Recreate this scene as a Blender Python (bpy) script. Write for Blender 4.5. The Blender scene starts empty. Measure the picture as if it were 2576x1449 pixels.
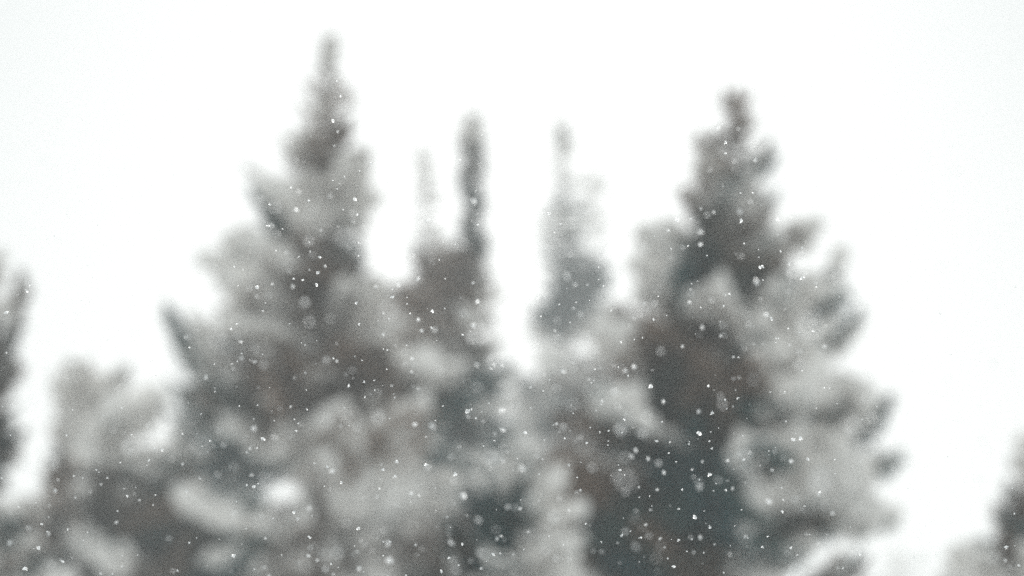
import bpy, math, random
from mathutils import Vector, Matrix, noise

R = math.radians
sc = bpy.context.scene

# ---------------------------------------------------------------- camera
CAM_Z = 1.7
PITCH = 10.5
F_MM, SENSOR, FOCUS, FSTOP = 85.0, 36.0, 4.0, 2.05
cam_d = bpy.data.cameras.new("camera")
cam_d.lens = F_MM
cam_d.sensor_width = SENSOR
cam_d.clip_start = 0.05
cam_d.clip_end = 6000
cam_d.dof.use_dof = True
cam_d.dof.focus_distance = FOCUS
cam_d.dof.aperture_fstop = FSTOP
cam_d.dof.aperture_blades = 0
cam = bpy.data.objects.new("camera", cam_d)
sc.collection.objects.link(cam)
cam.location = (0, 0, CAM_Z)
cam.rotation_euler = (R(90 + PITCH), 0, 0)
sc.camera = cam

# ---------------------------------------------------------------- sky, sun, exposure
SUN_EL, SUN_ROT = 15.0, 0.0
world = bpy.data.worlds.new("World")
sc.world = world
world.use_nodes = True
nt = world.node_tree
nt.nodes.clear()
out = nt.nodes.new("ShaderNodeOutputWorld")
bg = nt.nodes.new("ShaderNodeBackground")
sky = nt.nodes.new("ShaderNodeTexSky")
sky.sky_type = 'NISHITA'
sky.sun_disc = False
sky.sun_elevation = R(SUN_EL)
sky.sun_rotation = R(SUN_ROT)
sky.dust_density = 3.0
sky.air_density = 1.0
hsv = nt.nodes.new("ShaderNodeHueSaturation")
hsv.inputs["Saturation"].default_value = 0.10
tint = nt.nodes.new("ShaderNodeMixRGB")              # the even grey lid of an overcast sky over the clear one
tint.inputs[0].default_value = 0.93
# an overcast sky grows brighter from the horizon to the zenith
tc = nt.nodes.new("ShaderNodeTexCoord")
sx = nt.nodes.new("ShaderNodeSeparateXYZ")
mz = nt.nodes.new("ShaderNodeMath"); mz.operation = 'MAXIMUM'; mz.inputs[1].default_value = 0
pw = nt.nodes.new("ShaderNodeMath"); pw.operation = 'POWER'; pw.inputs[1].default_value = 1.5
ma = nt.nodes.new("ShaderNodeMath"); ma.operation = 'MULTIPLY_ADD'; ma.inputs[1].default_value = 1.4; ma.inputs[2].default_value = 1
vm = nt.nodes.new("ShaderNodeVectorMath"); vm.operation = 'SCALE'; vm.inputs[0].default_value = (3.50, 3.76, 3.78)
nt.links.new(tc.outputs["Generated"], sx.inputs[0])
nt.links.new(sx.outputs[2], mz.inputs[0])
nt.links.new(mz.outputs[0], pw.inputs[0])
nt.links.new(pw.outputs[0], ma.inputs[0])
nt.links.new(ma.outputs[0], vm.inputs["Scale"])
nt.links.new(vm.outputs[0], tint.inputs[2])
nt.links.new(sky.outputs[0], hsv.inputs["Color"])
nt.links.new(hsv.outputs[0], tint.inputs[1])
nt.links.new(tint.outputs[0], bg.inputs[0])
bg.inputs[1].default_value = 0.12
nt.links.new(bg.outputs[0], out.inputs[0])

sun_d = bpy.data.lights.new("sun", 'SUN')
sun_d.energy = 1.5
sun_d.angle = R(25)
sun_d.color = (1.0, 0.97, 0.93)
sun = bpy.data.objects.new("sun", sun_d)
sc.collection.objects.link(sun)
sun.rotation_euler = (R(-(90 - SUN_EL)), 0, R(-SUN_ROT))   # light comes down from the far side of the trees

sc.view_settings.view_transform = 'Standard'
sc.view_settings.look = 'None'
sc.view_settings.gamma = 1
sc.view_settings.use_curve_mapping = False
sc.view_settings.exposure = 0.13
sc.render.engine = 'CYCLES'
sc.cycles.use_denoising = False
sc.cycles.max_bounces = 6
sc.cycles.diffuse_bounces = 3
sc.cycles.transmission_bounces = 3
sc.cycles.volume_bounces = 1
sc.cycles.sample_clamp_indirect = 4

# ---------------------------------------------------------------- helpers
def ray(px, py):
    """unit-less view ray of a photograph point (photograph taken as 2576 x 1449)"""
    k = SENSOR / F_MM / 2576.0
    cx, cy = (px - 1288) * k, (724.5 - py) * k
    c, s = math.cos(R(PITCH)), math.sin(R(PITCH))
    return Vector((cx, c - cy * s, s + cy * c))

def at(px, py, Y):
    d = ray(px, py)
    return Vector((0, 0, CAM_Z)) + d * (Y / d.y)

def proj(p):
    v = p - Vector((0, 0, CAM_Z))
    c, s = math.cos(R(PITCH)), math.sin(R(PITCH))
    f = v.y * c + v.z * s
    u = -v.y * s + v.z * c
    k = SENSOR / F_MM / 2576.0
    return 1288 + v.x / f / k, 724.5 - u / f / k

def link(name, mesh, parent=None):
    o = bpy.data.objects.new(name, mesh)
    sc.collection.objects.link(o)
    if parent is not None:
        o.parent = parent
    return o

def mesh_from(name, V, F, mats, fm=None, smooth=False):
    me = bpy.data.meshes.new(name)
    me.from_pydata(V, [], F)
    for m in mats:
        me.materials.append(m)
    if fm:
        me.polygons.foreach_set("material_index", fm)
    if smooth:
        me.polygons.foreach_set("use_smooth", [True] * len(F))
    me.update()
    return me

def interp(tab, y, col):
    if y <= tab[0][0]:
        return tab[0][col]
    for a, b in zip(tab, tab[1:]):
        if y <= b[0]:
            t = (y - a[0]) / (b[0] - a[0])
            return a[col] + (b[col] - a[col]) * t
    a, b = tab[-2], tab[-1]
    t = (y - a[0]) / (b[0] - a[0])
    t = min(t, 2.2)
    return a[col] + (b[col] - a[col]) * t

# icosphere template
def ico(sub):
    t = (1 + 5 ** .5) / 2
    V = [Vector(v).normalized() for v in [(-1, t, 0), (1, t, 0), (-1, -t, 0), (1, -t, 0), (0, -1, t), (0, 1, t), (0, -1, -t), (0, 1, -t), (t, 0, -1), (t, 0, 1), (-t, 0, -1), (-t, 0, 1)]]
    F = [(0, 11, 5), (0, 5, 1), (0, 1, 7), (0, 7, 10), (0, 10, 11), (1, 5, 9), (5, 11, 4), (11, 10, 2), (10, 7, 6), (7, 1, 8), (3, 9, 4), (3, 4, 2), (3, 2, 6), (3, 6, 8), (3, 8, 9), (4, 9, 5), (2, 4, 11), (6, 2, 10), (8, 6, 7), (9, 8, 1)]
    for _ in range(sub):
        mid, G = {}, []
        def m(a, b):
            k = (min(a, b), max(a, b))
            if k not in mid:
                V.append(((V[a] + V[b]) / 2).normalized())
                mid[k] = len(V) - 1
            return mid[k]
        for a, b, c in F:
            x, y, z = m(a, b), m(b, c), m(c, a)
            G += [(a, x, z), (b, y, x), (c, z, y), (x, y, z)]
        F = G
    return V, F
ICO0, ICO1, ICO2 = ico(0), ico(1), ico(2)

def lump(V, F, c, r, rnd, yaw=0.0, rough=0.28, tmpl=ICO1, pitch=0.0):
    base = len(V)
    M = Matrix.Rotation(yaw, 3, 'Z') @ Matrix.Rotation(-pitch, 3, 'Y')
    off = Vector((rnd.random() * 50, rnd.random() * 50, rnd.random() * 50))
    for v in tmpl[0]:
        k = 1 + rough * noise.noise(v * 1.6 + off) * 2
        w = Vector((v.x * r[0], v.y * r[1], v.z * r[2])) * k
        V.append(tuple(Vector(c) + M @ w))
    for f in tmpl[1]:
        F.append(tuple(i + base for i in f))

# ---------------------------------------------------------------- materials
def mat(name):
    m = bpy.data.materials.new(name)
    m.use_nodes = True
    t = m.node_tree
    return m, t, t.nodes["Principled BSDF"]

def snow_mat(name, lo, hi, bump=0.25, scale=9.0):
    m, t, p = mat(name)
    co = t.nodes.new("ShaderNodeTexCoord")
    n = t.nodes.new("ShaderNodeTexNoise")
    n.inputs["Scale"].default_value = scale
    n.inputs["Detail"].default_value = 5
    r = t.nodes.new("ShaderNodeValToRGB")
    r.color_ramp.elements[0].position, r.color_ramp.elements[1].position = .3, .7
    r.color_ramp.elements[0].color = (*lo, 1)
    r.color_ramp.elements[1].color = (*hi, 1)
    b = t.nodes.new("ShaderNodeBump")
    b.inputs["Strength"].default_value = bump
    b.inputs["Distance"].default_value = 0.03
    t.links.new(co.outputs["Object"], n.inputs["Vector"])
    t.links.new(n.outputs[0], r.inputs[0])
    t.links.new(r.outputs[0], p.inputs["Base Color"])
    t.links.new(n.outputs[0], b.inputs["Height"])
    t.links.new(b.outputs[0], p.inputs["Normal"])
    p.inputs["Roughness"].default_value = 0.75
    p.inputs["Specular IOR Level"].default_value = 0.15
    return m
SNOW = snow_mat("settled_snow", (.85, .81, .77), (.93, .90, .865))
GROUND_SNOW = snow_mat("ground_snow", (.78, .79, .80), (.87, .875, .87), .4, .8)

# falling flakes: thin ice plates that scatter light back and let about as much through, most of it forwards
FLAKE, t, p = mat("snowflake_ice")
p.inputs["Base Color"].default_value = (.95, .955, .96, 1)
p.inputs["Roughness"].default_value = .5
tr = t.nodes.new("ShaderNodeBsdfTranslucent")
tr.inputs[0].default_value = (.97, .975, .975, 1)
rf_ = t.nodes.new("ShaderNodeBsdfRefraction")
rf_.inputs["Roughness"].default_value = .75
rf_.inputs["IOR"].default_value = 1.31
mx = t.nodes.new("ShaderNodeMixShader")
mx.inputs[0].default_value = .5
mx2 = t.nodes.new("ShaderNodeMixShader")
mx2.inputs[0].default_value = .3
o_ = [n for n in t.nodes if n.type == 'OUTPUT_MATERIAL'][0]
t.links.new(p.outputs[0], mx.inputs[1])
t.links.new(tr.outputs[0], mx.inputs[2])
t.links.new(mx.outputs[0], mx2.inputs[1])
t.links.new(rf_.outputs[0], mx2.inputs[2])
t.links.new(mx2.outputs[0], o_.inputs[0])

def needle_mat(name, cols):
    """needles vary from grey brown to blue green from one part of the wood to the next"""
    m, t, p = mat(name)
    g = t.nodes.new("ShaderNodeNewGeometry")
    n = t.nodes.new("ShaderNodeTexNoise")
    n.inputs["Scale"].default_value = 0.75
    n.inputs["Detail"].default_value = 3
    oi = t.nodes.new("ShaderNodeObjectInfo")
    ad = t.nodes.new("ShaderNodeMath")
    ad.operation = 'MULTIPLY_ADD'
    ad.inputs[1].default_value = .22
    r = t.nodes.new("ShaderNodeValToRGB")
    e = r.color_ramp.elements
    e[0].position, e[1].position = .46, .72
    e[0].color, e[1].color = (*cols[0], 1), (*cols[2], 1)
    k = e.new(.59)
    k.color = (*cols[1], 1)
    t.links.new(g.outputs["Position"], n.inputs["Vector"])
    t.links.new(oi.outputs["Random"], ad.inputs[0])
    t.links.new(n.outputs[0], ad.inputs[2])
    t.links.new(ad.outputs[0], r.inputs[0])
    t.links.new(r.outputs[0], p.inputs["Base Color"])
    p.inputs["Roughness"].default_value = .7
    p.inputs["Specular IOR Level"].default_value = .2
    return m
COOL = needle_mat("blue_green_needles", [(.004, .056, .068), (.010, .074, .082), (.030, .080, .074)])
NEEDLES = needle_mat("grey_green_needles", [(.040, .060, .055), (.085, .076, .062), (.170, .122, .090)])
WARM = needle_mat("brown_needles", [(.078, .062, .050), (.190, .132, .098), (.290, .205, .155)])
BARK, t, p = mat("spruce_bark")
n = t.nodes.new("ShaderNodeTexNoise")
n.inputs["Scale"].default_value = 14
r = t.nodes.new("ShaderNodeValToRGB")
r.color_ramp.elements[0].color = (.045, .035, .03, 1)
r.color_ramp.elements[1].color = (.12, .095, .08, 1)
t.links.new(n.outputs[0], r.inputs[0])
t.links.new(r.outputs[0], p.inputs["Base Color"])
p.inputs["Roughness"].default_value = .9

# ---------------------------------------------------------------- ground of snow and the air above it
def ground_z(x, y):
    d = math.hypot(x, y)
    return noise.noise(Vector((x * .05, y * .05, 0))) * .5 + noise.noise(Vector((x * .3, y * .3, 7))) * .08 - .1
V, F = [], []
rad = [0, 2, 4, 7, 11, 16, 22, 30, 38, 48, 60, 75, 95, 120, 160, 220, 300, 420, 600, 800]
SEG = 96
V.append((0, 0, ground_z(0, 0)))
for q in rad[1:]:
    for k in range(SEG):
        a = 2 * math.pi * k / SEG
        x, y = q * math.cos(a), q * math.sin(a)
        V.append((x, y, ground_z(x, y)))
for k in range(SEG):
    F.append((0, 1 + k, 1 + (k + 1) % SEG))
for j in range(len(rad) - 2):
    for k in range(SEG):
        a, b = 1 + j * SEG, 1 + (j + 1) * SEG
        F.append((a + k, b + k, b + (k + 1) % SEG, a + (k + 1) % SEG))
g = link("ground", mesh_from("ground", V, F, [GROUND_SNOW], smooth=True))
g["kind"] = "structure"
# ---------------------------------------------------------------- what the trees carry
# Snow lies unevenly: each entry says how bright a patch of the wood looks (x, y, reach, 0..255);
# low values are bare boughs over the shaded inside of a crown, high ones are boughs bent under snow.
PATCHES = [
 (830,110,35,243),(822,230,40,100),(812,330,50,98),(800,430,50,68),(850,410,35,39),(690,556,40,12),(850,612,45,0),(790,692,60,53),(600,740,45,20),
 (430,800,40,80),(450,865,50,25),(780,930,70,18),(560,1050,70,90),(600,1150,60,33),(330,1300,60,91),(460,1400,60,-28),(360,1200,45,30),(20,900,60,12),
 (0,1150,60,-10),(30,1340,50,115),(1080,700,70,16),(1060,770,70,96),(930,885,80,136),(1190,400,40,18),(1190,520,45,12),(1190,620,45,22),(1070,555,30,118),
 (1200,1050,75,-28),(1180,1140,80,-22),(1412,560,50,108),(1410,640,35,100),(1450,692,45,12),(1400,785,50,18),(1392,1165,45,-12),(1260,1310,80,-28),(1170,1345,70,-20),
 (1620,880,50,-8),(1670,835,50,34),(1540,970,65,5),(1780,945,65,-28),(1860,925,45,-10),(1700,1120,85,-28),(1740,1230,100,-19),(1560,1290,90,-24),(1480,1240,55,-18),
 (1640,1400,110,-28),(2000,1310,60,-28),(2080,1430,50,-22),(2110,1020,35,-5),(2210,1040,40,15),(2080,1160,30,5),(2200,1150,40,90),(2160,800,40,100),(2080,830,50,18),
 (1850,300,40,55),(1850,375,38,70),(1895,440,50,98),(1780,462,45,87),(1850,520,70,109),(1830,672,50,-18),(1830,625,60,130),(1905,740,75,146),(1750,770,60,133),
 (2560,1300,40,-22),(2520,1400,50,46),(2440,1410,40,208),(1300,1180,40,20),(1850,1000,50,113),(1930,1010,50,115),(700,420,45,158),(720,480,45,197),(865,475,55,216),
 (880,565,45,186),(780,565,50,186),(660,640,60,233),(590,680,45,169),(660,862,60,206),(730,890,45,193),(480,960,55,220),(800,1050,70,196),(800,1110,50,190),
 (470,1225,40,240),(535,1262,45,246),(240,1370,50,250),(300,1410,50,250),(360,1440,45,228),(70,1170,70,270),(30,1230,40,258),(290,1100,60,250),(310,1180,45,243),
 (100,980,60,198),(200,1000,55,230),(620,1320,60,204),(550,1400,55,200),(690,1190,60,196),(985,560,60,200),(960,660,55,182),(1000,1170,90,206),(1120,1200,70,202),
 (1180,1225,60,190),(880,1280,80,194),(990,1290,70,194),(1130,940,80,121),(1050,960,60,118),(1300,900,65,198),(1290,820,60,186),(1310,650,70,234),(1290,1200,60,200),
 (1370,1320,80,216),(1420,1400,70,208),(1280,1420,60,206),(1470,885,70,217),(1550,900,45,145),(1590,970,60,192),(1660,930,40,183),(1575,750,42,268),(1350,1050,80,154),
 (1350,975,50,80),(1495,590,45,168),(1500,800,60,144),(1940,895,60,246),(1880,775,60,186),(2040,825,40,142),(1960,640,50,208),(1660,645,50,224),(1660,760,50,190),
 (1735,425,45,166),(1900,330,40,155),(1990,690,50,126),(2075,1200,55,218),(2050,1020,45,156),(1900,1075,70,183),(1960,1150,60,193),(2150,1100,45,216),(2250,1250,70,244),
 (1860,1350,65,163),(1960,1420,65,200),(1560,1190,50,69),(1400,1060,50,168),(1460,1030,50,15),(1600,1060,60,152),(1500,1130,50,136),(180,960,40,213),(250,1020,40,228),
 (330,1030,40,218),(385,1080,40,218),(2565,1150,40,233),(2500,1300,40,233),(1110,540,40,172),(1110,600,40,150),(1500,480,40,260),(180,1240,60,111),(120,1330,50,140),
 (420,1150,50,188),(150,1150,40,100),(700,1380,60,87),(780,1420,60,140),(900,1420,60,25),(1010,1400,60,101),(1080,1420,50,111),(700,760,50,148),(870,760,60,183),
 (880,820,50,183),(600,960,50,83),(700,1010,50,105),(880,1100,50,78),(920,1010,50,101),(1000,1060,60,115),(1080,1080,50,158),(640,1080,45,103),(400,1040,45,100),
 (1150,800,50,129),(1220,720,35,168),(1220,850,40,110),(745,300,35,175),(770,350,30,218),(905,440,35,223),(1930,560,35,208),(1700,500,35,165),(1720,560,35,135),
 (2060,1330,40,168),(2120,1250,40,203),(2150,1370,40,135),(900,660,40,183),(1220,960,50,188),(1330,1110,50,131),(1600,1180,50,118),(1620,1270,60,103),(1450,1190,40,48),
 (1880,1230,50,119),(1830,1160,50,132),(1350,1240,50,208),(1430,1300,50,203),(1370,1440,60,203),(760,1000,50,136),(740,1130,50,125),(740,1250,50,90),(560,1200,40,158),
 (400,1290,50,143),(400,1360,40,168),(180,1400,50,168),(60,1430,50,128),(640,1250,50,178),(500,1100,40,138),(490,1020,40,145),(2100,940,35,140),(2000,960,40,100),
 (2060,1080,40,193),(980,1245,50,203),(850,1340,50,183),(930,1090,40,130),(1190,350,25,208),(1190,450,25,102),(2260,1350,60,246),(2200,1420,40,150),
]
# openings through the crowns where the white air behind shows: x, y, reach
GAPS = [(985,560,42),(965,655,30),(1300,900,34),(1290,820,28),(1575,745,36),(70,1150,48),(45,1230,34),(290,1100,30),(312,1170,32),(100,985,42),(335,1010,28),(390,1060,26),
 (478,1228,27),(538,1264,29),(1940,895,32),(745,300,22),(2262,1330,40),(660,640,20),(240,1362,28),(290,1402,27),(1108,545,18),(1475,880,18),(2450,1400,25),(1900,330,12),(1480,600,16),
 (880,470,16),(705,425,20),(1665,650,16),(1965,640,14),(2080,1195,16),(1370,1320,20),(480,955,18),(1020,1165,18),(2150,1095,15),(800,1050,10),(1960,1420,14)]
def in_gap(p0, p1):
    for t in (.3, .55, .8, 1.0):
        x, y = proj(p0.lerp(p1, t))
        for a, b, r in GAPS:
            if (x - a) ** 2 + (y - b) ** 2 < r * r:
                return True
    return False

def patch_value(x, y):
    sw, sv = .02, .02 * 145
    for a, b, r, v in PATCHES:
        q = ((x - a) ** 2 + (y - b) ** 2) / (r * r)
        if q < 9:
            w = math.exp(-q * 1.4)
            sw += w
            sv += w * v
    return sv / sw

# where the wood looks brown (+) and where blue green (-): x, y, reach, amount
HUES = [(820,380,120,1),(720,850,120,.8),(900,750,110,.8),(800,1050,120,.9),(1080,720,100,1),(960,880,110,1),(620,1320,80,.5),(1500,1130,100,1),(1620,930,100,1),
 (1780,450,70,.7),(1850,300,70,.7),(1750,760,80,.6),(1790,900,55,.9),(1480,1350,90,.8),(2110,1030,40,.6),(20,850,90,.8),(950,1400,160,.4),(1700,600,60,.5),(780,680,70,.7),
 (2560,1250,60,.6),(180,1150,90,.4),(700,570,50,-1),(860,610,50,-.9),(600,1100,110,-.9),(1190,1080,110,-1),(1200,550,60,-.7),(1390,800,100,-1),(1430,600,120,-1),(1320,1060,90,-1),
 (1250,1320,110,-1),(1720,1200,100,-.8),(1860,770,80,-.8),(1910,500,80,-.6),(2080,900,90,-.9),(2150,1150,110,-.8),(400,950,80,-.7),(350,1250,130,-.6),(460,1400,100,-.9),
 (2000,1350,130,-.9),(1650,1400,140,-.8),(1500,760,80,-.9),(1830,670,45,-.6)]
def hue_value(x, y):
    sw, sv = .3, 0.0
    for a, b, r, v in HUES:
        q = ((x - a) ** 2 + (y - b) ** 2) / (r * r)
        if q < 9:
            w = math.exp(-q)
            sw += w
            sv += w * v
    return sv / sw

# ---------------------------------------------------------------- bough meshes (unit length along +x)
def stem_pt(t, sag):
    return Vector((t, 0, -sag * math.sin(math.pi * min(t * .95, 1)) + .10 * t * t))

def make_bough(seed, sag, full=1.0):
    rnd = random.Random(seed)
    V, F, fm = [], [], []
    def tri(a, b, c, m):
        i = len(V)
        V.extend([tuple(a), tuple(b), tuple(c)])
        F.append((i, i + 1, i + 2))
        fm.append(m)
    def stick(a, b, r0, r1):
        d = (b - a).normalized()
        u = d.orthogonal().normalized()
        w = d.cross(u)
        i = len(V)
        for c, r in ((a, r0), (b, r1)):
            for k in range(3):
                g = 2 * math.pi * k / 3
                V.append(tuple(c + (u * math.cos(g) + w * math.sin(g)) * r))
        for k in range(3):
            j = (k + 1) % 3
            F.append((i + k, i + j, i + 3 + j, i + 3 + k))
            fm.append(1)
    def needles(a, b, n, ln):
        d = (b - a).normalized()
        u = d.orthogonal().normalized()
        w = d.cross(u)
        for k in range(max(1, int(n * full + rnd.random()))):
            p = a.lerp(b, (k + rnd.random()) / n)
            g = rnd.uniform(0, 6.283)
            s = u * math.cos(g) + w * math.sin(g)
            tip = p + s * ln * rnd.uniform(.6, 1.1) + d * ln * rnd.uniform(.3, 1.0)
            e = (d.cross(s)) * ln * .16 + d * ln * .12
            tri(p - e, p + e, tip, 0)
    pts = [stem_pt(k / 7, sag) for k in range(8)]
    for k in range(7):
        stick(pts[k], pts[k + 1], .016 * (1 - k / 8), .016 * (1 - (k + 1) / 8))
    needles(pts[2], pts[7], 30, .06)
    needles(pts[5], pts[7] + (pts[7] - pts[6]) * .2, 26, .06)
    twigs = []
    t = .10
    side = 1
    while t < .97:
        a = stem_pt(t, sag)
        ln = (.42 * (1 - t) ** .75 + .07) * rnd.uniform(.75, 1.15)
        if t < .3:
            ln *= .55 + t * 1.4
        g = R(rnd.uniform(42, 66))
        d = Vector((math.cos(g), side * math.sin(g), rnd.uniform(-.35, .12))).normalized()
        b = a + d * ln
        b.z -= ln * .12
        stick(a, b, .006, .003)
        needles(a, b, int(14 + 40 * ln), .062)
        twigs.append((t, a, b, ln, side))
        for q in (.4, .7):
            if ln > .16:
                c = a.lerp(b, q)
                d2 = Vector((d.x + .5 * rnd.uniform(0, 1), d.y * rnd.uniform(-.2, .6), d.z - rnd.uniform(0, .6))).normalized()
                e = c + d2 * ln * .42
                needles(c, e, 12, .055)
        side = -side
        t += rnd.uniform(.022, .036)
    return mesh_from("bough_needles", V, F, [NEEDLES, BARK], fm), twigs

def make_load(seed, sag, twigs, level):
    """snow lying on one bough: 0 a dusting, 1 ridges, 2 pillows, 3 one thick bolster"""
    rnd = random.Random(seed * 7 + level)
    V, F = [], []
    share = (.3, .75, .95, 1.0)[level]
    rr = (.034, .052, .078, .098)[level]
    rz = (.016, .032, .058, .084)[level]
    for t, a, b, ln, s in twigs:
        # snow keeps to a few clumps along the bough and has slid off in between
        cl = noise.noise(Vector((t * 7.0, s * 3.1, seed * 1.7 + level)))
        if rnd.random() > share or cl < (.12, .08, .03, -.04)[level]:
            continue
        yaw = math.atan2(b.y - a.y, b.x - a.x)
        pit = math.atan2(b.z - a.z, math.hypot(b.x - a.x, b.y - a.y))
        c = a.lerp(b, rnd.uniform(.45, .75))
        lump(V, F, c + Vector((0, 0, rz * .75)), (ln * rnd.uniform(.34, .52), rr * rnd.uniform(.8, 1.2), rz * rnd.uniform(.8, 1.3)), rnd, yaw, .25, ICO1, pit)
    n = (2, 4, 6, 8)[level]
    for k in range(n):
        t = (.2 + .78 * (k + rnd.random() * .7) / n)
        if level and noise.noise(Vector((t * 7.0, 9, seed * 1.7 + level))) < -.02:
            continue
        c = stem_pt(t, sag) + Vector((0, rnd.uniform(-.04, .04), rz * 1.0))
        lump(V, F, c, (.09 + .03 * level, (.03 + .035 * level) * (1.25 - .7 * t), rz * (1.5 + .25 * level)), rnd, rnd.uniform(-.4, .4), .3, ICO2 if level > 1 else ICO1)
    return mesh_from("bough_snow", V, F, [SNOW], smooth=True)

BOUGHS, THIN, LOADS = [], [], []
for k in range(7):
    sag = (.04, .07, .10, .13, .06, .09, .03)[k]
    me, tw = make_bough(100 + k, sag)
    BOUGHS.append(me)
    THIN.append(make_bough(100 + k, sag, .34)[0])       # a bough that has shed most of its needles
    LOADS.append([make_load(100 + k, sag, tw, lv) for lv in range(4)])

def make_tip_mesh(seed):
    """the leader of a spruce: a short upright shoot ringed by needles"""
    rnd = random.Random(seed)
    V, F = [], []
    for k in range(260):
        z = rnd.random()
        a = rnd.uniform(0, 6.283)
        r = .10 * (1 - z * .7)
        p = Vector((0, 0, z * .96))
        q = p + Vector((math.cos(a) * r, math.sin(a) * r, .07))
        e = Vector((-math.sin(a), math.cos(a), .3)) * .016
        i = len(V)
        V.extend([tuple(p - e), tuple(p + e), tuple(q)])
        F.append((i, i + 1, i + 2))
    return mesh_from("leader_shoot", V, F, [NEEDLES])
TIPS = [make_tip_mesh(k) for k in range(3)]

def trunk_mesh(base, top, r0):
    V, F = [], []
    n, m = 14, 9
    rnd = random.Random(int(base.x * 100))
    for i in range(n + 1):
        t = i / n
        c = base.lerp(top, t) - base
        r = r0 * (1 - t) ** .8 + .008
        if i == 0:
            r *= 1.35
        for k in range(m):
            a = 2 * math.pi * k / m
            q = r * (1 + rnd.uniform(-.08, .08))
            V.append((c.x + q * math.cos(a), c.y + q * math.sin(a), c.z - (.5 if i == 0 else 0)))
    for i in range(n):
        for k in range(m):
            j = (k + 1) % m
            F.append((i * m + k, i * m + j, (i + 1) * m + j, (i + 1) * m + k))
    return mesh_from("trunk", V, F, [BARK], smooth=True)

def place(parent, origin, yaw, pitch, L, rnd, value, W=None, name="bough"):
    k = rnd.randrange(len(BOUGHS))
    W = W or L
    o = link(name, THIN[k] if value > 128 + 40 * (rnd.random() - .5) else BOUGHS[k], parent)
    roll = rnd.uniform(-.8, .8)
    o.matrix_local = (Matrix.Translation(origin) @ Matrix.Rotation(yaw, 4, 'Z') @ Matrix.Rotation(-pitch, 4, 'Y')
                      @ Matrix.Rotation(roll, 4, 'X') @ Matrix.Diagonal((L, W, (L + W) / 2, 1)))
    hx, hy = proj(parent.location + Vector(origin) + Vector((math.cos(yaw), math.sin(yaw), 0)) * L * .6)
    hv = hue_value(hx, hy) + rnd.uniform(-.55, .55)
    if abs(hv) > .2:
        o.material_slots[0].link = 'OBJECT'
        o.material_slots[0].material = WARM if hv > 0 else COOL
    v = value + (rnd.uniform(-62, 55) if value > 100 else rnd.uniform(-40, 25))
    lv = -1 if v < 55 else 0 if v < 95 else 1 if v < 125 else 2 if v < 168 else 3
    if lv >= 0:
        s = link("snow_load", LOADS[k][lv], o)
    return o

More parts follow.
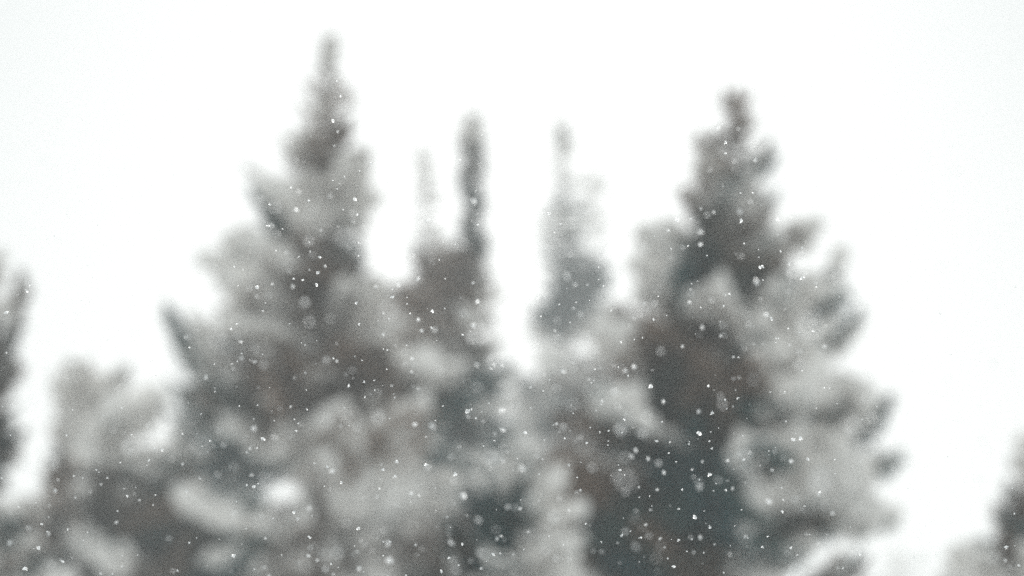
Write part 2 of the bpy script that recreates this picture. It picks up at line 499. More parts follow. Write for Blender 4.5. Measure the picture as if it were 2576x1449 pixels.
def spruce(px_top, py_top, px_bot, Y, profile, label, seed, step=.24, per=7, r0=.16, below=True, min_len=.16, spread=0.0, solid=200, lift=18, extra=(), group=None):
    """a snowed-up spruce: trunk, leader and whorls of boughs whose reach follows its outline"""
    rnd = rw = random.Random(seed)
    whorl = 0
    top = at(px_top, py_top, Y)
    foot_s = at(px_bot, 1449, Y)
    # carry the trunk on down to the ground
    k = (top.z - 0) / max(.1, top.z - foot_s.z)
    base = Vector((top.x + (foot_s.x - top.x) * min(k, 2.0), Y, ground_z(foot_s.x, Y)))
    root = bpy.data.objects.new("spruce_tree", None)
    sc.collection.objects.link(root)
    root.location = base
    root["label"] = label
    root["category"] = "tree"
    if group:
        root["group"] = group
    link("trunk", trunk_mesh(base, top - Vector((0, 0, .15)), r0), root)
    s_m = SENSOR / F_MM / 2576.0 * Y                       # metres per photograph unit at this depth
    tp = link("leader_shoot", TIPS[seed % 3], root)
    tp.location = top - base - Vector((0, 0, .38))
    tp.scale = (.6, .6, .5)
    z = top.z - .10
    n = 0
    while z > 1.0:
        t = (top.z - z) / (top.z - base.z)
        axis = top.lerp(base, t)
        px, py = proj(axis)
        inframe = py < 1500
        if not inframe and not below:
            break
        m = per if inframe else 5
        depth = top.z - z
        st = step * (1 + spread * depth) if inframe else step * 2.6
        if depth < .8:
            m, st = max(4, per - 2), step * .62
        left = max(px - interp(profile, py, 1), 4) * s_m
        right = max(interp(profile, py, 2) - px, 4) * s_m
        if inframe and (left + right) / 2 < .55:
            m = max(4, per - 2)
            st *= .85
        a0 = rw.uniform(0, 6.283)
        whorl += 1
        for q in range(m):
            rnd = random.Random(seed * 100003 + whorl * 97 + q)
            drop = rnd.random()
            a = a0 + 2 * math.pi * q / m + rnd.uniform(-.25, .25)
            side = right if math.cos(a) > 0 else left
            mean = (left + right) / 2
            L = side * abs(math.cos(a)) + mean * (1 - abs(math.cos(a)))
            L *= rnd.uniform(.45, 1.5) if mean < .5 else .38 + .98 * rnd.random() ** .75
            zz = z + rnd.uniform(-.5, .5) * st
            pl = R(max(-8, lift + 30 * math.exp(-depth / .9) - min(depth, 5) * 3) + rnd.uniform(-15, 15))
            mid = Vector((axis.x + math.cos(a) * L * .6, Y + math.sin(a) * L * .6, zz + math.sin(pl) * L * .5))
            mx_, my_ = proj(mid)
            v = patch_value(mx_, my_) if my_ < 1480 else 140
            if my_ < 1449 and drop < (v - 222) / 50 * (.15 if depth < solid * s_m else 1):      # gaps in the crown
                continue
            if in_gap(Vector((axis.x, Y, zz)), Vector((axis.x + math.cos(a) * L, Y + math.sin(a) * L, zz + math.sin(pl) * L))):
                continue
            v += (75 if v > 100 else 30) * noise.noise(mid * 2.6)
            if v > 185:
                pl -= R(10)
            L = max(L, min_len)
            # the same reach, but a rising bough is that much longer than its shadow
            Ls = L / max(.6, math.cos(pl))
            place(root, Vector((axis.x, Y, zz)) - base, a, pl, Ls, rnd, v, max(Ls * rnd.uniform(.55, .85), .22))
            n += 1
            for j in range((1 if v < 105 else 0) + (1 if v < 70 else 0)):   # denser boughs keep the inside of the crown in shade
                if inframe and (mean > .45 or min_len >= .3) and n < 275:
                    place(root, Vector((axis.x, Y, zz - st * (.35 + .3 * j))) - base, a + rnd.uniform(-.3, .3), pl * .6 + j * .2, Ls * rnd.uniform(.75, .98), rnd, v, Ls * 1.1)
                    n += 1
            if n > 297:
                break
        if n > 297:
            break
        z -= st * rw.uniform(.85, 1.15)
    # boughs that stand out of the outline
    for ax, ay, bx, by, v, wide, *fw in extra:
        fw = fw[0] if fw else .2
        A, B = at(ax, ay, Y - fw * .5), at(bx, by, Y - fw)
        d = B - A
        place(root, A - base, math.atan2(d.y, d.x), math.atan2(d.z, math.hypot(d.x, d.y)), d.length, rnd, v, wide)
    return root

# ---------------------------------------------------------------- the trees, nearest last
G = "snow-covered spruces"
spruce(828, 92, 800, 40, [(85,822,834),(150,810,850),(230,778,866),(320,750,892),(370,715,900),(400,672,910),(430,665,935),(520,645,955),(585,622,948),(625,560,930),
       (700,545,950),(780,570,990),(860,560,1035),(900,500,1075),(1000,450,1140),(1150,400,1180),(1449,330,1230)],
       "tallest snow-laden spruce with a thin spire rising into the white sky", 11, step=.225, per=7, min_len=.18, group=G,
       extra=[(600,985,412,775,118,.5),(560,1010,440,850,125,.5),(600,1010,470,800,175,.5),(640,960,560,800,110,.6),(700,700,580,742,105,.7),(690,760,590,760,105,.7),(600,1000,425,790,115,.45),(560,1060,420,960,135,.4),(430,1235,590,1325,230,.5,1.6),(560,1290,660,1330,200,.45,1.5),(500,1410,600,1385,200,.45,1.4),(950,1150,1060,1180,200,.5,1.5),(1050,1180,1200,1225,200,.5,1.3),(760,1100,850,1130,190,.45,1.5),(840,1270,930,1300,195,.45,1.5),(900,1180,1000,1150,190,.45,1.5)])
spruce(1190, 300, 1180, 52, [(300,1180,1200),(340,1162,1216),(400,1152,1226),(500,1152,1226),(600,1150,1228),(640,1100,1236),(680,1030,1240),(760,970,1252),
       (900,940,1262),(1000,900,1265),(1449,840,1360)],
       "dark slender spire of a spruce just right of the tallest one", 12, step=.27, per=7, min_len=.30, spread=.05, group=G)
spruce(1066, 395, 1075, 75, [(395,1052,1078),(450,1044,1090),(520,1040,1110),(600,1035,1125),(700,1000,1150),(1449,860,1300)],
       "short pale spire peeping up between the tallest spruce and dark slender one", 13, step=.40, per=6, r0=.12, min_len=.3, group=G)
spruce(1412, 325, 1430, 90, [(325,1398,1426),(400,1378,1448),(500,1368,1462),(600,1366,1500),(660,1370,1515),(720,1366,1525),(800,1345,1560),(900,1320,1620),
       (960,1270,1650),(1449,1120,1700)],
       "misty narrow spruce spire standing alone in the middle gap", 14, spread=.04, step=.48, per=7, min_len=.36, group=G)
spruce(1496, 440, 1500, 115, [(440,1478,1514),(480,1456,1538),(650,1450,1540),(800,1446,1545),(1449,1300,1680)],
       "palest spruce top, almost lost in mist, right behind the misty narrow spire", 15, spread=.04, step=.7, per=6, r0=.12, min_len=.25, group=G)
spruce(948, 735, 960, 62, [(735,940,956),(800,905,990),(900,880,1050),(1000,840,1090),(1100,800,1130),(1449,700,1320)],
       "half-hidden spruce with brown boughs between the tallest spruce and the slender spire", 22, step=.38, per=7, group=G)
spruce(475, 985, 480, 58, [(985,466,484),(1050,420,530),(1120,405,570),(1250,385,700),(1449,330,900)],
       "hazy grey spruce half hidden between the low pointed spruce and the tallest one", 23, step=.38, per=7, group=G)
spruce(178, 912, 190, 48, [(912,172,186),(960,152,215),(1000,140,310),(1060,132,400),(1150,112,440),(1250,40,520),(1350,0,570),(1449,-30,620)],
       "low pointed spruce at the lower left with pale snowy shoulders", 16, solid=110, step=.26, per=7, group=G,
       extra=[(180,1330,330,1420,232,.6,1.9),(200,1370,330,1460,232,.6,2.1),(310,1390,410,1465,225,.5,1.8),(150,1340,300,1440,230,.6,2.0)])
spruce(2258, 1262, 2280, 300, [(1262,2248,2270),(1350,2225,2305),(1449,2190,2350)],
       "faint distant spruce almost swallowed by mist at the lower right", 17, solid=0, step=2.0, per=4, r0=.15, min_len=.4, group=G)
spruce(-70, 560, -70, 33, [(560,-80,-60),(700,-150,5),(800,-170,10),(900,-200,40),(980,-210,58),(1050,-220,45),(1150,-240,42),(1250,-250,30),(1350,-260,70),(1449,-270,105)],
       "spruce cut off by the left edge with one upswept dark bough", 18, step=.24, per=7, group=G,
       extra=[(-40,960,62,688,108,.45),(-30,900,48,720,96,.4),(-40,1000,40,800,108,.5),(-40,1060,30,900,112,.5)])
spruce(2680, 1060, 2680, 35, [(1060,2670,2690),(1090,2615,2710),(1150,2590,2740),(1300,2565,2780),(1360,2535,2810),(1449,2480,2850)],
       "dark spruce cut off by the right edge of the view", 19, solid=60, step=.24, per=7, group=G)
spruce(1856, 262, 1800, 32, [(262,1838,1872),(285,1812,1896),(330,1802,1910),(375,1792,1922),(410,1790,1932),(455,1745,1942),(520,1715,1942),(560,1685,1962),(620,1622,1988),
       (650,1612,2050),(690,1602,2060),(760,1604,2085),(850,1590,2145),(900,1570,2125),(960,1560,2120),(1050,1490,2170),(1150,1425,2165),(1250,1420,2120),
       (1350,1430,2090),(1449,1450,2150)],
       "broad dark spruce filling the right half with its blunt leafy top", 20, step=.27, per=8, group=G,
       extra=[(2060,890,2172,778,110,.45),(2060,910,2180,800,110,.45),(2030,900,2110,800,105,.5),(2040,880,2130,820,110,.5),(2110,1130,2238,1000,100,.4),(2120,1110,2250,1000,100,.45),(2130,1140,2235,1030,105,.4),(2080,1090,2150,985,90,.45),(2070,1070,2130,1000,95,.45),(1990,880,1900,905,232,.8,1.5),(1960,850,1930,930,232,.8,1.5),(2110,1250,2215,1130,138,.35),
              (2000,1480,2160,1400,80,.6),(2000,1500,2120,1395,75,.6),(2040,1500,2190,1410,70,.6),(2050,1470,2150,1440,70,.6)])
spruce(1300, 1150, 1290, 28, [(1150,1288,1312),(1200,1235,1350),(1300,1200,1420),(1449,1110,1490)],
       "small nearer spruce top heaped with snow at the bottom centre", 21, step=.22, per=7, group=G)

# ---------------------------------------------------------------- falling snow
def flake_mesh(seed):
    """a clump of six-sided ice plates caught on one another at odd angles"""
    rnd = random.Random(seed)
    V, F = [], []
    cs = [Vector((0, 0, 0))]
    for k in range(rnd.choice((7, 8, 10, 12))):
        c = cs[0] if k == 0 else rnd.choice(cs) + Vector((rnd.uniform(-1, 1), rnd.uniform(-1, 1), rnd.uniform(-1, 1))).normalized() * .22
        cs.append(c)
        n = Vector((rnd.uniform(-1, 1), rnd.uniform(-1, 1), rnd.uniform(-1, 1))).normalized()
        u = n.orthogonal().normalized()
        w = n.cross(u)
        r = rnd.uniform(.17, .30)
        st = rnd.uniform(.55, 1)
        i = len(V)
        V.append(tuple(c + n * .03))
        for q in range(6):
            g = math.pi / 3 * q
            e = r * rnd.uniform(.75, 1.1)
            V.append(tuple(c + (u * math.cos(g) + w * math.sin(g) * st) * e))
        F += [(i, i + 1 + q, i + 1 + (q + 1) % 6) for q in range(6)]
    # centre it and give it unit size
    lo = Vector([min(v[i] for v in V) for i in range(3)])
    hi = Vector([max(v[i] for v in V) for i in range(3)])
    m, s = (lo + hi) / 2, max(hi - lo)
    V = [tuple((Vector(v) - m) / s) for v in V]
    return V, F
FLAKE_SHAPES = [flake_mesh(k) for k in range(12)]
FLAKE_MESHES = [mesh_from("snowflake", V, F, [FLAKE]) for V, F in FLAKE_SHAPES]

FLAKES = (
    "3236,1318,124g 3292,1915,112g 2500,1924,103g 1241,847,68g 1350,2212,62g 1235,1289,58g 2217,2071,56g 2890,1615,52g 1218,1211,50g 1729,1704,37b "
    "1974,1830,75f 2543,2187,44g 1556,2242,36b 1857,1254,41g 2487,1718,69f 1512,1668,69f 1805,2171,34b 2087,1870,34b 2961,846,33b 3028,1128,33b "
    "1896,803,33b 1237,2032,31b 1852,1983,31b 1551,2174,31b 2801,928,30b 2634,1853,35g 2526,1824,29b 1012,1713,29b 1909,1461,29b 1871,1645,21s "
    "2571,1731,56f 2479,1712,56f 2385,1398,33g 42,2170,27b 1508,1986,27b 1438,2273,27b 2797,1734,20s 1591,1135,27b 2810,1309,26b 2322,1258,31g "
    "1873,1665,26b 3075,2007,25b 3330,2052,25b 1166,1951,25b 2007,1642,25b 2067,1621,50f 2012,1842,25b 1824,2286,50f 2367,1871,50f 2248,1483,25b "
    "2503,1482,25b 2871,506,25b 3062,1259,25b 3299,1385,25b 965,1432,24b 1708,885,24b 2542,1800,24b 2011,1719,24b 1329,1886,24b 2847,1650,17s "
    "2625,1764,17s 2779,2069,17s 1170,1146,23b 2536,1468,23b 1912,1207,23b 1894,1301,23b 2643,1404,46f 2796,1645,22b 2592,1836,22b 2802,2149,22b "
    "823,1512,22b 1184,840,22b 3046,1068,17s 3207,1109,17s 2874,1921,44f 1813,2242,44f 2840,1901,16s 710,2283,16s 1052,1759,16s 3277,1977,21b "
    "193,2135,21b 1006,1900,21b 1659,1696,21b 1894,1908,21b 1645,1975,21b 1250,1020,41f 1303,1438,41f 3166,1136,41f 2895,1302,41f 3195,1405,41f "
    "4076,2262,15s 3164,1844,20b 101,2275,15s 1175,2050,15s 934,2222,15s 1675,1555,20b 1821,1898,15s 1914,2080,40f 1672,1115,20b 2602,1547,15s "
    "105,1162,15s 1673,803,40f 2964,883,15s 2709,877,15s 3086,1275,15s 2803,979,20b 1020,1447,19b 1272,1090,14s 26,1251,14s 2654,1606,19b "
    "2654,1889,19b 2910,1843,19b 3089,1880,19b 2930,1954,19b 2799,1949,37f 3181,1996,37f 2982,2147,19b 2593,2143,37f 2500,2127,37f 221,1963,19b "
    "463,2089,19b 870,1899,37f 1270,2240,19b 1099,1752,37f 1076,2301,19b 1974,1462,19b 1980,1835,19b 1303,2276,37f 1988,2155,19b 2058,2030,37f "
    "2251,1706,37f 2457,1567,37f 3202,1754,14s 3232,1837,14s 2561,2151,14s 3152,2302,14s 154,2192,14s 1238,2149,14s 1395,1542,14s 1532,1880,14s "
    "1434,2114,14s 1974,2218,14s 4022,2189,14s 4020,2241,18b 2757,1210,18b 3022,640,18b 2856,849,18b 3157,1055,18b 3262,1132,18b 2882,1343,18b "
    "1568,1187,13s 3252,1324,13s 1001,1792,17b 1191,2076,17b 1712,1871,35f 1788,2067,17b 1333,2296,17b 2408,1605,17b 2275,2039,17b 2730,1384,17b "
    "1420,799,13s 1816,1924,34f 2226,2233,34f 3173,1757,12s 2841,2109,12s 1587,1847,12s 1582,1904,12s 1766,2285,12s 1279,1028,12s 1266,1140,12s "
    "1028,1148,12s 997,1153,33f 1504,1147,17b 1673,1278,17b 1688,1323,17b 962,1366,17b 1648,1434,17b 1658,1455,33f 2148,1189,17b 2464,1563,33f "
    "1731,1245,12s 2803,835,17b 2829,861,33f 2673,921,17b 3114,878,17b 2996,1298,33f 2847,1198,33f 2627,1959,16b 873,1722,32f 1233,2223,16b "
    "2004,2144,16b 2113,2128,16b 2080,2035,16b 1319,783,32f 1533,1339,16b 1645,1488,16b 1221,1492,16b 3395,1721,31f 674,2153,31f 893,1779,31f "
    "1048,2064,31f 1802,1830,31f 2030,2027,31f 2321,1751,31f 1074,902,12s 2902,570,12s 2602,2039,15b 3129,2047,11s 2640,2155,15b 2695,2266,11s "
    "649,1800,11s 167,2096,11s 250,2245,11s 1456,1529,11s 2123,1632,11s 2101,1731,11s 1704,1859,11s 1310,1868,11s 2486,2142,11s 301,1991,15b "
    "402,2295,15b 800,1914,15b 1239,2190,30f 1883,2243,30f 2226,1696,15b 2222,1322,15b 2730,990,30f 3157,1165,30f 1893,1132,15b 1739,1319,30f "
    "1331,483,11s 1157,1082,29f 1621,1455,29f 926,1317,11s 1352,527,14b 1338,584,14b 2976,1837,11s 1016,1948,11s 1285,919,14b 1300,1064,14b "
    "1347,1444,14b 2351,1141,14b 2839,681,28f 2933,1427,14b 2809,1846,14b 2584,2099,14b 403,1938,14b 557,2000,14b 115,2111,27f 692,2285,27f "
    "747,1965,14b 730,1856,14b 936,2053,27f 1964,1474,14b 1514,1567,27f 1569,1542,14b 1662,2180,14b 1925,2273,14b 2054,2218,14b 2150,1823,27f "
    "2275,1861,14b 2237,1996,27f 2373,2205,27f 2276,2239,27f 1196,770,27f 1088,902,27f 2499,1679,10.0s 2951,1593,10.0s 2714,2036,10.0s 3072,2146,10.0s "
    "2714,2161,10.0s 507,1985,10.0s 1210,1120,9.9s 2902,613,9.9s 3208,992,9.9s 2920,1176,9.9s 2900,1178,13b 3158,1381,13b 2257,812,13b 1964,1875,26f "
    "1347,325,9.5s 1484,654,9.5s 1235,803,9.5s 2769,1879,12b 3099,1806,25f 2774,1909,25f 2545,2043,25f 2762,2151,25f 1365,1930,9.4s 59,1583,12b "
    "593,1703,25f 497,1732,25f 987,1808,12b 923,2285,25f 1057,2271,25f 1524,1860,12b 1677,1982,12b 2322,1961,12b 2406,2205,25f 1148,1011,25f "
    "1090,1134,12b 2304,1137,25f 2400,1474,25f 2007,1459,12b 2937,644,25f 3002,807,25f 3221,1098,25f 1425,1212,9.1s 1436,1297,9.1s 2196,852,9.1s "
    "1413,884,24f 1444,2165,24f 2648,1688,8.7s 2833,1544,8.7s 3139,1569,8.7s 3050,2189,8.7s 617,1794,8.7s 757,2171,8.7s 804,1655,8.7s 1227,1637,8.7s "
    "1099,1960,8.7s 1561,2167,8.7s 1326,2255,8.7s 1796,2231,8.7s 1850,2177,8.7s 2346,1772,8.7s 2480,1880,8.7s 2254,2179,8.7s 933,1475,23f 1903,763,12b "
    "2555,1949,11b 2860,2178,11b 2659,2189,11b 2920,2217,22f 3242,2287,11b 490,2266,11b 1015,1675,11b 1162,1626,11b 1062,2153,11b 1364,1703,22f "
    "1574,1910,11b 1641,2009,11b 1459,2177,22f 2017,2158,22f 2614,1278,8.3s 2511,1503,8.3s 1726,1311,8.3s 2847,1794,8.1s 2903,1960,8.1s 2729,1958,8.1s "
    "3280,1968,8.1s 3164,2192,8.1s 150,1947,8.1s 841,1765,8.1s 2399,1729,8.1s 2294,1452,11b 2196,1519,11b 2954,517,22f 3041,1196,22f 2933,1515,21f "
    "2774,2209,21f 361,1965,21f 704,1555,21f 1838,1789,21f 2032,1807,21f 1456,1993,21f 1431,2207,21f 1078,817,8.0s 1028,1185,21f 1656,1026,21f "
    "2574,1215,21f 743,1348,21f 2932,1627,10.0b 2956,1510,20f 2680,1769,7.5s 2964,2039,7.5s 3309,2140,10.0b 2672,2234,7.5s 2815,2211,7.5s 3200,2268,10.0b "
    "3441,2218,7.5s 596,1841,7.5s 386,1879,7.5s 495,1954,10.0b 195,2069,10.0b 288,2232,10.0b 1186,1724,7.5s 1198,2248,20f 1258,1854,7.5s 1178,1512,20f "
    "860,1567,10.0b 1886,1636,7.5s 1934,1687,20f 2260,1753,7.5s 2404,1617,7.5s 2488,1731,7.5s 2344,2095,7.5s 1241,1006,7.5s 1237,1079,9.9b 1174,1115,7.5s "
    "1159,1295,7.5s 1534,1253,9.9b 2134,1217,7.5s 2122,1548,9.9b 120,1142,7.5s 3012,772,7.5s 2764,875,7.5s 2895,1224,7.5s 3113,1353,7.5s 3446,1299,7.5s "
    "2241,895,7.5s 1851,1339,7.5s 1363,386,7.2s 1164,749,7.2s 1430,858,7.2s 1025,926,19f 2453,1464,19f 2955,1818,19f 3227,2136,19f 41,2053,19f "
    "196,2023,19f 1383,1498,19f 2307,1971,19f 1319,1955,19f 2704,1848,6.9s 3373,2272,6.9s 1499,1561,6.9s 1802,2109,6.9s 1835,2260,6.9s 2213,1700,6.9s "
    "1004,1440,18f 1195,1027,6.6s 1434,1023,6.6s 1449,1442,6.6s 2961,771,6.6s 3122,1005,6.6s 3103,1353,6.6s 1911,898,6.6s 1215,646,17f 1642,824,17f "
    "3002,1811,17f 3272,1917,17f 3264,1632,8.7b 3351,2272,17f 3189,2220,8.7b 538,1975,17f 613,2019,8.7b 986,1743,8.7b 859,1552,8.7b 1980,1736,17f "
    "2281,1723,8.7b 1346,1375,17f 2217,1282,17f 1330,721,6.4s 2900,1599,6.2s 2907,1635,6.2s 2756,1777,6.2s 3075,1804,6.2s 588,1861,6.2s 396,1889,6.2s "
    "330,1912,6.2s 271,2117,6.2s 857,1458,6.2s 1460,1588,6.2s 1497,1521,6.2s 1533,2168,6.2s 1454,2287,6.2s 2294,1232,17f 2383,1182,17f 2536,1271,17f "
    "4057,2054,6.1s 2910,1923,16f 3443,1846,16f 233,1920,16f 1085,1648,16f 1032,1550,16f 1869,2062,16f 2051,1882,16f 1748,2105,16f 2177,1496,16f "
    "1547,1476,5.8s 2483,1368,5.8s 2366,1532,5.8s 26,1410,5.8s 2753,983,5.8s 2977,974,5.8s 1913,555,5.8s 1773,968,5.8s 2942,1560,7.5b 2843,1728,5.6s "
    "2675,1812,5.6s 2598,1984,5.6s 2607,2024,5.6s 3297,1551,5.6s 3218,2025,5.6s 655,1700,5.6s 622,1980,5.6s 1193,1693,5.6s 1131,2001,5.6s 1742,1953,5.6s "
    "2433,1764,5.6s 2309,1909,5.6s 1482,1577,15f 2236,1727,15f 2285,1620,7.5b 1264,1455,7.5b 2590,1241,15f 2356,1517,15f 3304,1302,15f 1908,856,15f "
    "1438,683,5.6s 1549,731,5.6s 1629,1216,5.4s 3350,1615,5.3s 1581,1381,14f 2764,1157,14f 2071,1467,14f 2983,1932,14f 1818,2014,14f 2360,2100,14f "
    "2471,2171,14f 2154,2003,14f 2971,1743,5.0s 3263,1790,5.0s 2557,1989,5.0s 3340,1838,5.0s 2748,2205,5.0s 2557,2247,5.0s 137,2194,5.0s 488,2224,5.0s "
    "1030,1621,5.0s 1034,1934,5.0s 877,2157,5.0s 1127,2220,5.0s 809,1785,5.0s 1773,1623,5.0s 1978,1762,5.0s 1533,2222,5.0s 1418,2183,5.0s 2324,1849,5.0s "
    "2474,1859,5.0s 1104,1002,5.0s 1571,1157,5.0s 1627,1380,5.0s 1550,1400,5.0s 2413,1144,5.0s 2164,1265,5.0s 1639,1034,6.6b 2789,1125,6.6b 2684,995,5.0s "
    "2827,1022,5.0s 3034,998,5.0s 3051,1120,5.0s 1953,844,5.0s 2215,930,5.0s 1779,1233,5.0s 1821,977,5.0s 2775,742,13f 2890,743,13f 2944,1016,13f "
    "3052,1376,13f 3014,1376,13f 1458,906,13f 2503,1656,12f 2532,1709,12f 2791,1756,6.2b 3040,1863,6.2b 2681,2023,12f 2988,2187,12f 152,2215,6.2b "
    "242,2239,12f 946,1546,12f 1413,1512,12f 1351,906,12f 2153,1150,12f 4036,2297,4.6s 3394,1772,12f 949,1446,4.6s 2280,1289,4.6s 3103,1790,4.4s "
    "2939,2103,4.4s 3318,1554,4.4s 2522,2125,4.4s 2895,2290,4.4s 290,1639,4.4s 470,2045,4.4s 957,1623,4.4s 1903,1673,4.4s 1934,1784,4.4s 1298,1944,4.4s "
    "2178,1465,12f 2610,1481,12f 896,1079,5.8b 3043,818,12f 3167,873,12f 3140,1237,12f 3014,1307,12f 3333,1285,12f 3277,1410,12f 1843,1192,12f "
    "2997,1617,11f 2938,1732,11f 788,1735,11f 1243,545,11f 1359,733,11f 1436,971,4.1s 953,1144,4.1s 1628,1190,4.1s 2395,1118,4.1s 2237,1218,4.1s "
    "2173,1563,4.1s 999,1007,11f 2988,1674,3.7s 2875,1712,3.7s 2864,1934,3.7s 2811,2254,10.0f 414,1662,3.7s 992,1511,10.0f 1530,1543,5.0b 1883,1617,10.0f "
    "1445,1680,10.0f 1397,1702,3.7s 1946,2245,3.7s 2291,1879,10.0f 1711,2063,10.0f 1510,2152,10.0f 1131,917,3.7s 1051,1244,3.7s 1600,1038,5.0b 2570,1351,3.7s "
    "2483,1574,3.7s 664,1309,9.9f 3237,1284,9.9f 1054,626,9.5f 1095,705,9.5f 3984,2156,9.1f 947,1295,3.3s 1641,1254,3.3s 1512,1283,3.3s 967,1414,3.3s "
    "972,1078,3.3s 2267,1154,3.3s 2172,1369,3.3s 758,1390,3.3s 2857,1560,8.7f 2577,2228,8.7f 1546,2061,8.7f 1675,2220,8.7f 543,1950,3.1s 2894,1332,8.3f "
    "3333,1355,8.3f 1887,883,8.3f 3519,2202,7.6f 2862,1501,7.5f 368,2061,7.5f 1481,764,7.2f 55,1214,6.6f 2928,1050,6.6f 1990,688,6.6f 2311,1121,5.0f "
    "763,1443,4.1f "
)

LAND = [("the tallest spruce's thin spire", 820, 230), ("the tallest spruce's upper crown", 800, 450), ("the tallest spruce's pale shoulder", 700, 470),
 ("the dark notch on the tallest spruce's flank", 700, 565), ("the tallest spruce's snowy bough", 660, 650), ("the dark heart of the tallest spruce", 830, 660),
 ("the jagged edge of the tallest spruce", 590, 760), ("the tallest spruce's trunk line", 770, 800), ("the lone upswept side bough", 450, 840),
 ("the snowy bulge of the tallest spruce", 670, 870), ("the shaded fork of the tallest spruce", 780, 940), ("the hollow under the upswept side bough", 560, 1050),
 ("the deep shade low on the tallest spruce", 600, 1150), ("the grey snowy belly of the tallest spruce", 800, 1080), ("the bright snow ledge at lower left", 510, 1250),
 ("the white snow ledge in the bottom left corner", 270, 1390), ("the darkest pocket at the lower left", 460, 1410), ("the low pointed spruce", 200, 1010),
 ("the low pointed spruce's dark flank", 330, 1270), ("the low pointed spruce's base", 140, 1290), ("the left-edge spruce", 20, 900), ("the foot of the left-edge spruce", 20, 1380),
 ("the slender dark spire", 1190, 450), ("the foot of the slender dark spire", 1190, 620), ("the short pale spire", 1070, 560), ("the brown shoulder below the short pale spire", 1080, 700),
 ("the mixed boughs between the two left spires", 980, 790), ("the snowy bulge under the slender spire", 1120, 930), ("the brown boughs left of centre", 930, 880),
 ("the big blue-black hollow at the centre", 1190, 1080), ("the broad snow bank left of centre", 1030, 1180), ("the snow bank beneath the tallest spruce", 880, 1290),
 ("the dark pocket at the bottom centre", 1250, 1320), ("the grey boughs at the bottom left of centre", 800, 1410), ("the grey boughs in the bottom middle", 1060, 1400),
 ("the small nearer snow-heaped spruce", 1370, 1340), ("the rounded snow clump by the centre hollow", 1290, 1200), ("the misty middle spire", 1410, 500),
 ("the misty spire's dark waist", 1440, 700), ("the teal boughs under the misty spire", 1390, 790), ("the bright gap between the spires", 1290, 860),
 ("the pale snow mass under the misty spire", 1470, 880), ("the teal hollow right of the centre", 1380, 1030), ("the dark bough beside the nearer spruce", 1400, 1160),
 ("the broad spruce's leafy top", 1850, 320), ("the broad spruce's neck", 1870, 450), ("the broad spruce's upper crown", 1840, 550), ("the broad spruce's dark eye", 1830, 670),
 ("the broad spruce's left shoulder", 1660, 650), ("the broad spruce's right shoulder", 2000, 700), ("the broad spruce's grey middle", 1760, 790),
 ("the white snow puff on the broad spruce", 1940, 900), ("the upswept bough tip on the broad spruce", 2160, 800), ("the broad spruce's right flank", 2070, 870),
 ("the dark slanting bough left of the broad spruce", 1620, 870), ("the snow tongue left of the broad spruce", 1590, 960), ("the black cavity high in the broad spruce", 1790, 940),
 ("the bent dark bough on the far right", 2210, 1050), ("the big black heart of the broad spruce", 1720, 1170), ("the broad spruce's brown left edge", 1500, 1130),
 ("the dark lower left of the broad spruce", 1540, 1290), ("the broad spruce's foot", 1660, 1400), ("the grey slope right of the black heart", 1900, 1090),
 ("the round snow clump on the right flank", 2080, 1200), ("the dark knot low on the right flank", 2000, 1310), ("the snowy skirt of the broad spruce", 1950, 1400),
 ("the dark bough at the lower right", 2090, 1430), ("the grey boughs below the black heart", 1840, 1330), ("the right-edge spruce", 2520, 1380)]

def flake_label(x, y, d, kind):
    best = min(LAND, key=lambda l: (l[1] - x) ** 2 + (l[2] - y) ** 2)
    what = {'s': "sharp white snow cluster" if d >= 9 else "sharp small snowflake" if d >= 5 else "pinpoint white snowflake",
            'b': "large soft bright snowflake" if d >= 18 else "small soft bright snowflake",
            'g': "big round ghostly snowflake disc",
            'f': "wide faint round snowflake" if d >= 22 else "faint blurred snowflake"}[kind]
    dx, dy = x - best[1], y - best[2]
    r = math.hypot(dx, dy)
    if r < 28:
        how = "over"
    elif abs(dx) > abs(dy):
        how = "right of" if dx > 0 else "left of"
    else:
        how = "below" if dy > 0 else "above"
    return what, how, best[0]

PXM = 4096 * F_MM / SENSOR                     # photograph pixels x metres
C_INF = F_MM * .001 / FSTOP * PXM / FOCUS * 1.0 # blur disc of infinitely far points in photograph pixels (85 mm lens, in metres)
flakes = []
rf = random.Random(5)
for s_ in FLAKES.split():
    kind = s_[-1]
    X, Y_, D = [float(q) for q in s_[:-1].split(",")]
    if kind == 's':
        blur, size = rf.uniform(-.02, .02) * D, max(D, 5.5) * 1.3
    elif kind == 'b':
        blur, size = .74 * D, .80 * D
    elif kind == 'g':
        blur, size = .93 * D, .50 * D
    else:
        blur, size = .88 * D, .48 * D
    z = FOCUS / (1 + blur / C_INF) if blur >= 0 else FOCUS / (1 + blur / C_INF)
    if kind in 'bf' and D < 26 and rf.random() < .35:
        z = FOCUS / (1 - blur / C_INF)
    dirv = ray(X / 4096 * 2576, Y_ / 4096 * 2576)
    flakes.append((Vector((0, 0, CAM_Z)) + dirv * z, size * z / PXM, kind, X * 2576 / 4096, Y_ * 2576 / 4096, D * 2576 / 4096))

for _ in range(480):                                   # the countless small ones farther back and very near the lens
    X, Y_ = rf.uniform(0, 4096), 2304 * rf.uniform(.14, 1) ** .8
    if rf.random() < .5:
        D = rf.uniform(18, 70)
        blur, size = .9 * D, .36 * D
    else:
        D = rf.uniform(5, 9)
        blur, size = -rf.uniform(.1, .7) * D, D
    z = FOCUS / (1 + blur / C_INF)
    flakes.append((Vector((0, 0, CAM_Z)) + ray(X / 4096 * 2576, Y_ / 4096 * 2576) * z, size * z / PXM, 'r', 0, 0, 0))

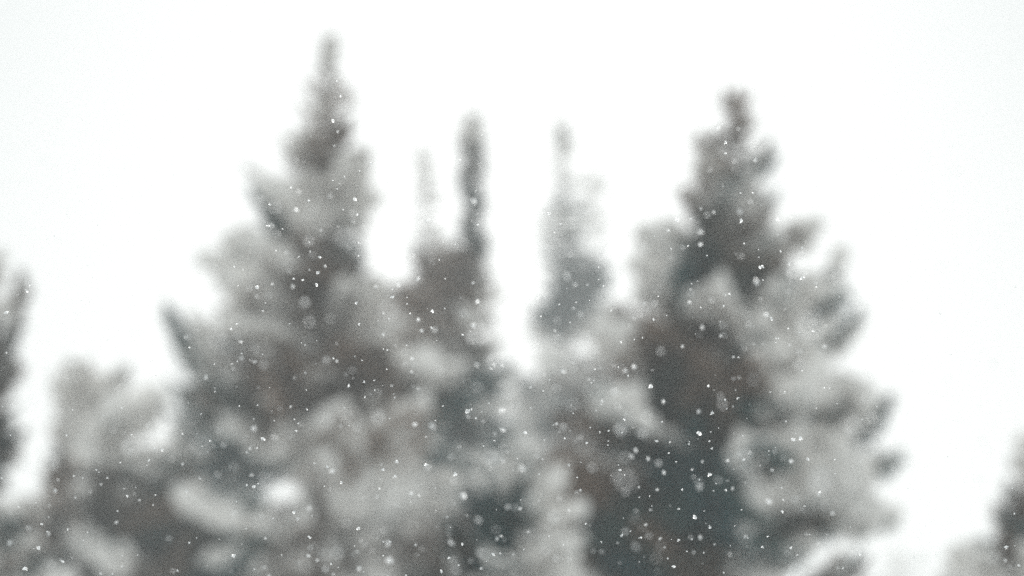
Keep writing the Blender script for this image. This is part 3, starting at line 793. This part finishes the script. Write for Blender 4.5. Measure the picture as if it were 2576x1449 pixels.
labels = {}
for i, fl in enumerate(flakes[:300]):
    labels.setdefault(flake_label(fl[3], fl[4], fl[5], fl[2]), []).append(i)
final = {}
for (what, how, where), ids in labels.items():
    if len(ids) == 1:
        final[ids[0]] = f"{what} {how} {where}"
    else:
        ids.sort(key=lambda i: flakes[i][3])
        names = {2: ["left", "right"], 3: ["left", "middle", "right"]}.get(len(ids)) or ["first", "second", "third", "fourth", "fifth", "sixth", "seventh", "eighth"][:len(ids)]
        cnt = {2: "two", 3: "three", 4: "four", 5: "five", 6: "six", 7: "seven", 8: "eight"}[len(ids)]
        for nme, i in zip(names, ids):
            final[i] = f"{nme} {what.replace('snowflake disc', 'disc')} {how} {where}"
def flake_matrix(p, s, rnd):
    from mathutils import Euler
    return Matrix.Translation(p) @ Euler((rnd.uniform(0, 6), rnd.uniform(0, 6), rnd.uniform(0, 6))).to_matrix().to_4x4() @ Matrix.Diagonal((s, s, s, 1))
for i, (p, s, kind, x, y, d) in enumerate(flakes[:300]):
    o = link("snowflake", FLAKE_MESHES[rf.randrange(12)])
    o.matrix_world = flake_matrix(p, s, rf)
    o["label"] = final[i]
    o["category"] = "snowflake"
    o["group"] = "snowflakes falling in front of the trees"
V, F = [], []
for (p, s, kind, x, y, d) in flakes[300:]:
    sv, sf = FLAKE_SHAPES[rf.randrange(12)]
    M = flake_matrix(p, s, rf)
    b = len(V)
    V += [tuple(M @ Vector(v)) for v in sv]
    F += [tuple(q + b for q in f) for f in sf]
o = link("falling_snow", mesh_from("falling_snow", V, F, [FLAKE]))
o["kind"] = "stuff"

# ---------------------------------------------------------------- misty air full of fine snow
HAZE = .0032
m = bpy.data.materials.new("snowy_air")
m.use_nodes = True
t = m.node_tree
t.nodes.clear()
mo = t.nodes.new("ShaderNodeOutputMaterial")
pv = t.nodes.new("ShaderNodeVolumePrincipled")
pv.inputs["Color"].default_value = (.95, .965, .965, 1)
pv.inputs["Density"].default_value = HAZE
pv.inputs["Anisotropy"].default_value = .5
t.links.new(pv.outputs[0], mo.inputs["Volume"])
X0, Z0, Z1 = 850, -2.0, 36.0
V = [(x, y, z) for z in (Z0, Z1) for x, y in ((-X0, -X0), (X0, -X0), (X0, X0), (-X0, X0))]
F = [(0, 3, 2, 1), (4, 5, 6, 7), (0, 1, 5, 4), (1, 2, 6, 5), (2, 3, 7, 6), (3, 0, 4, 7)]
h = link("haze", mesh_from("haze", V, F, [m]))
h["kind"] = "stuff"
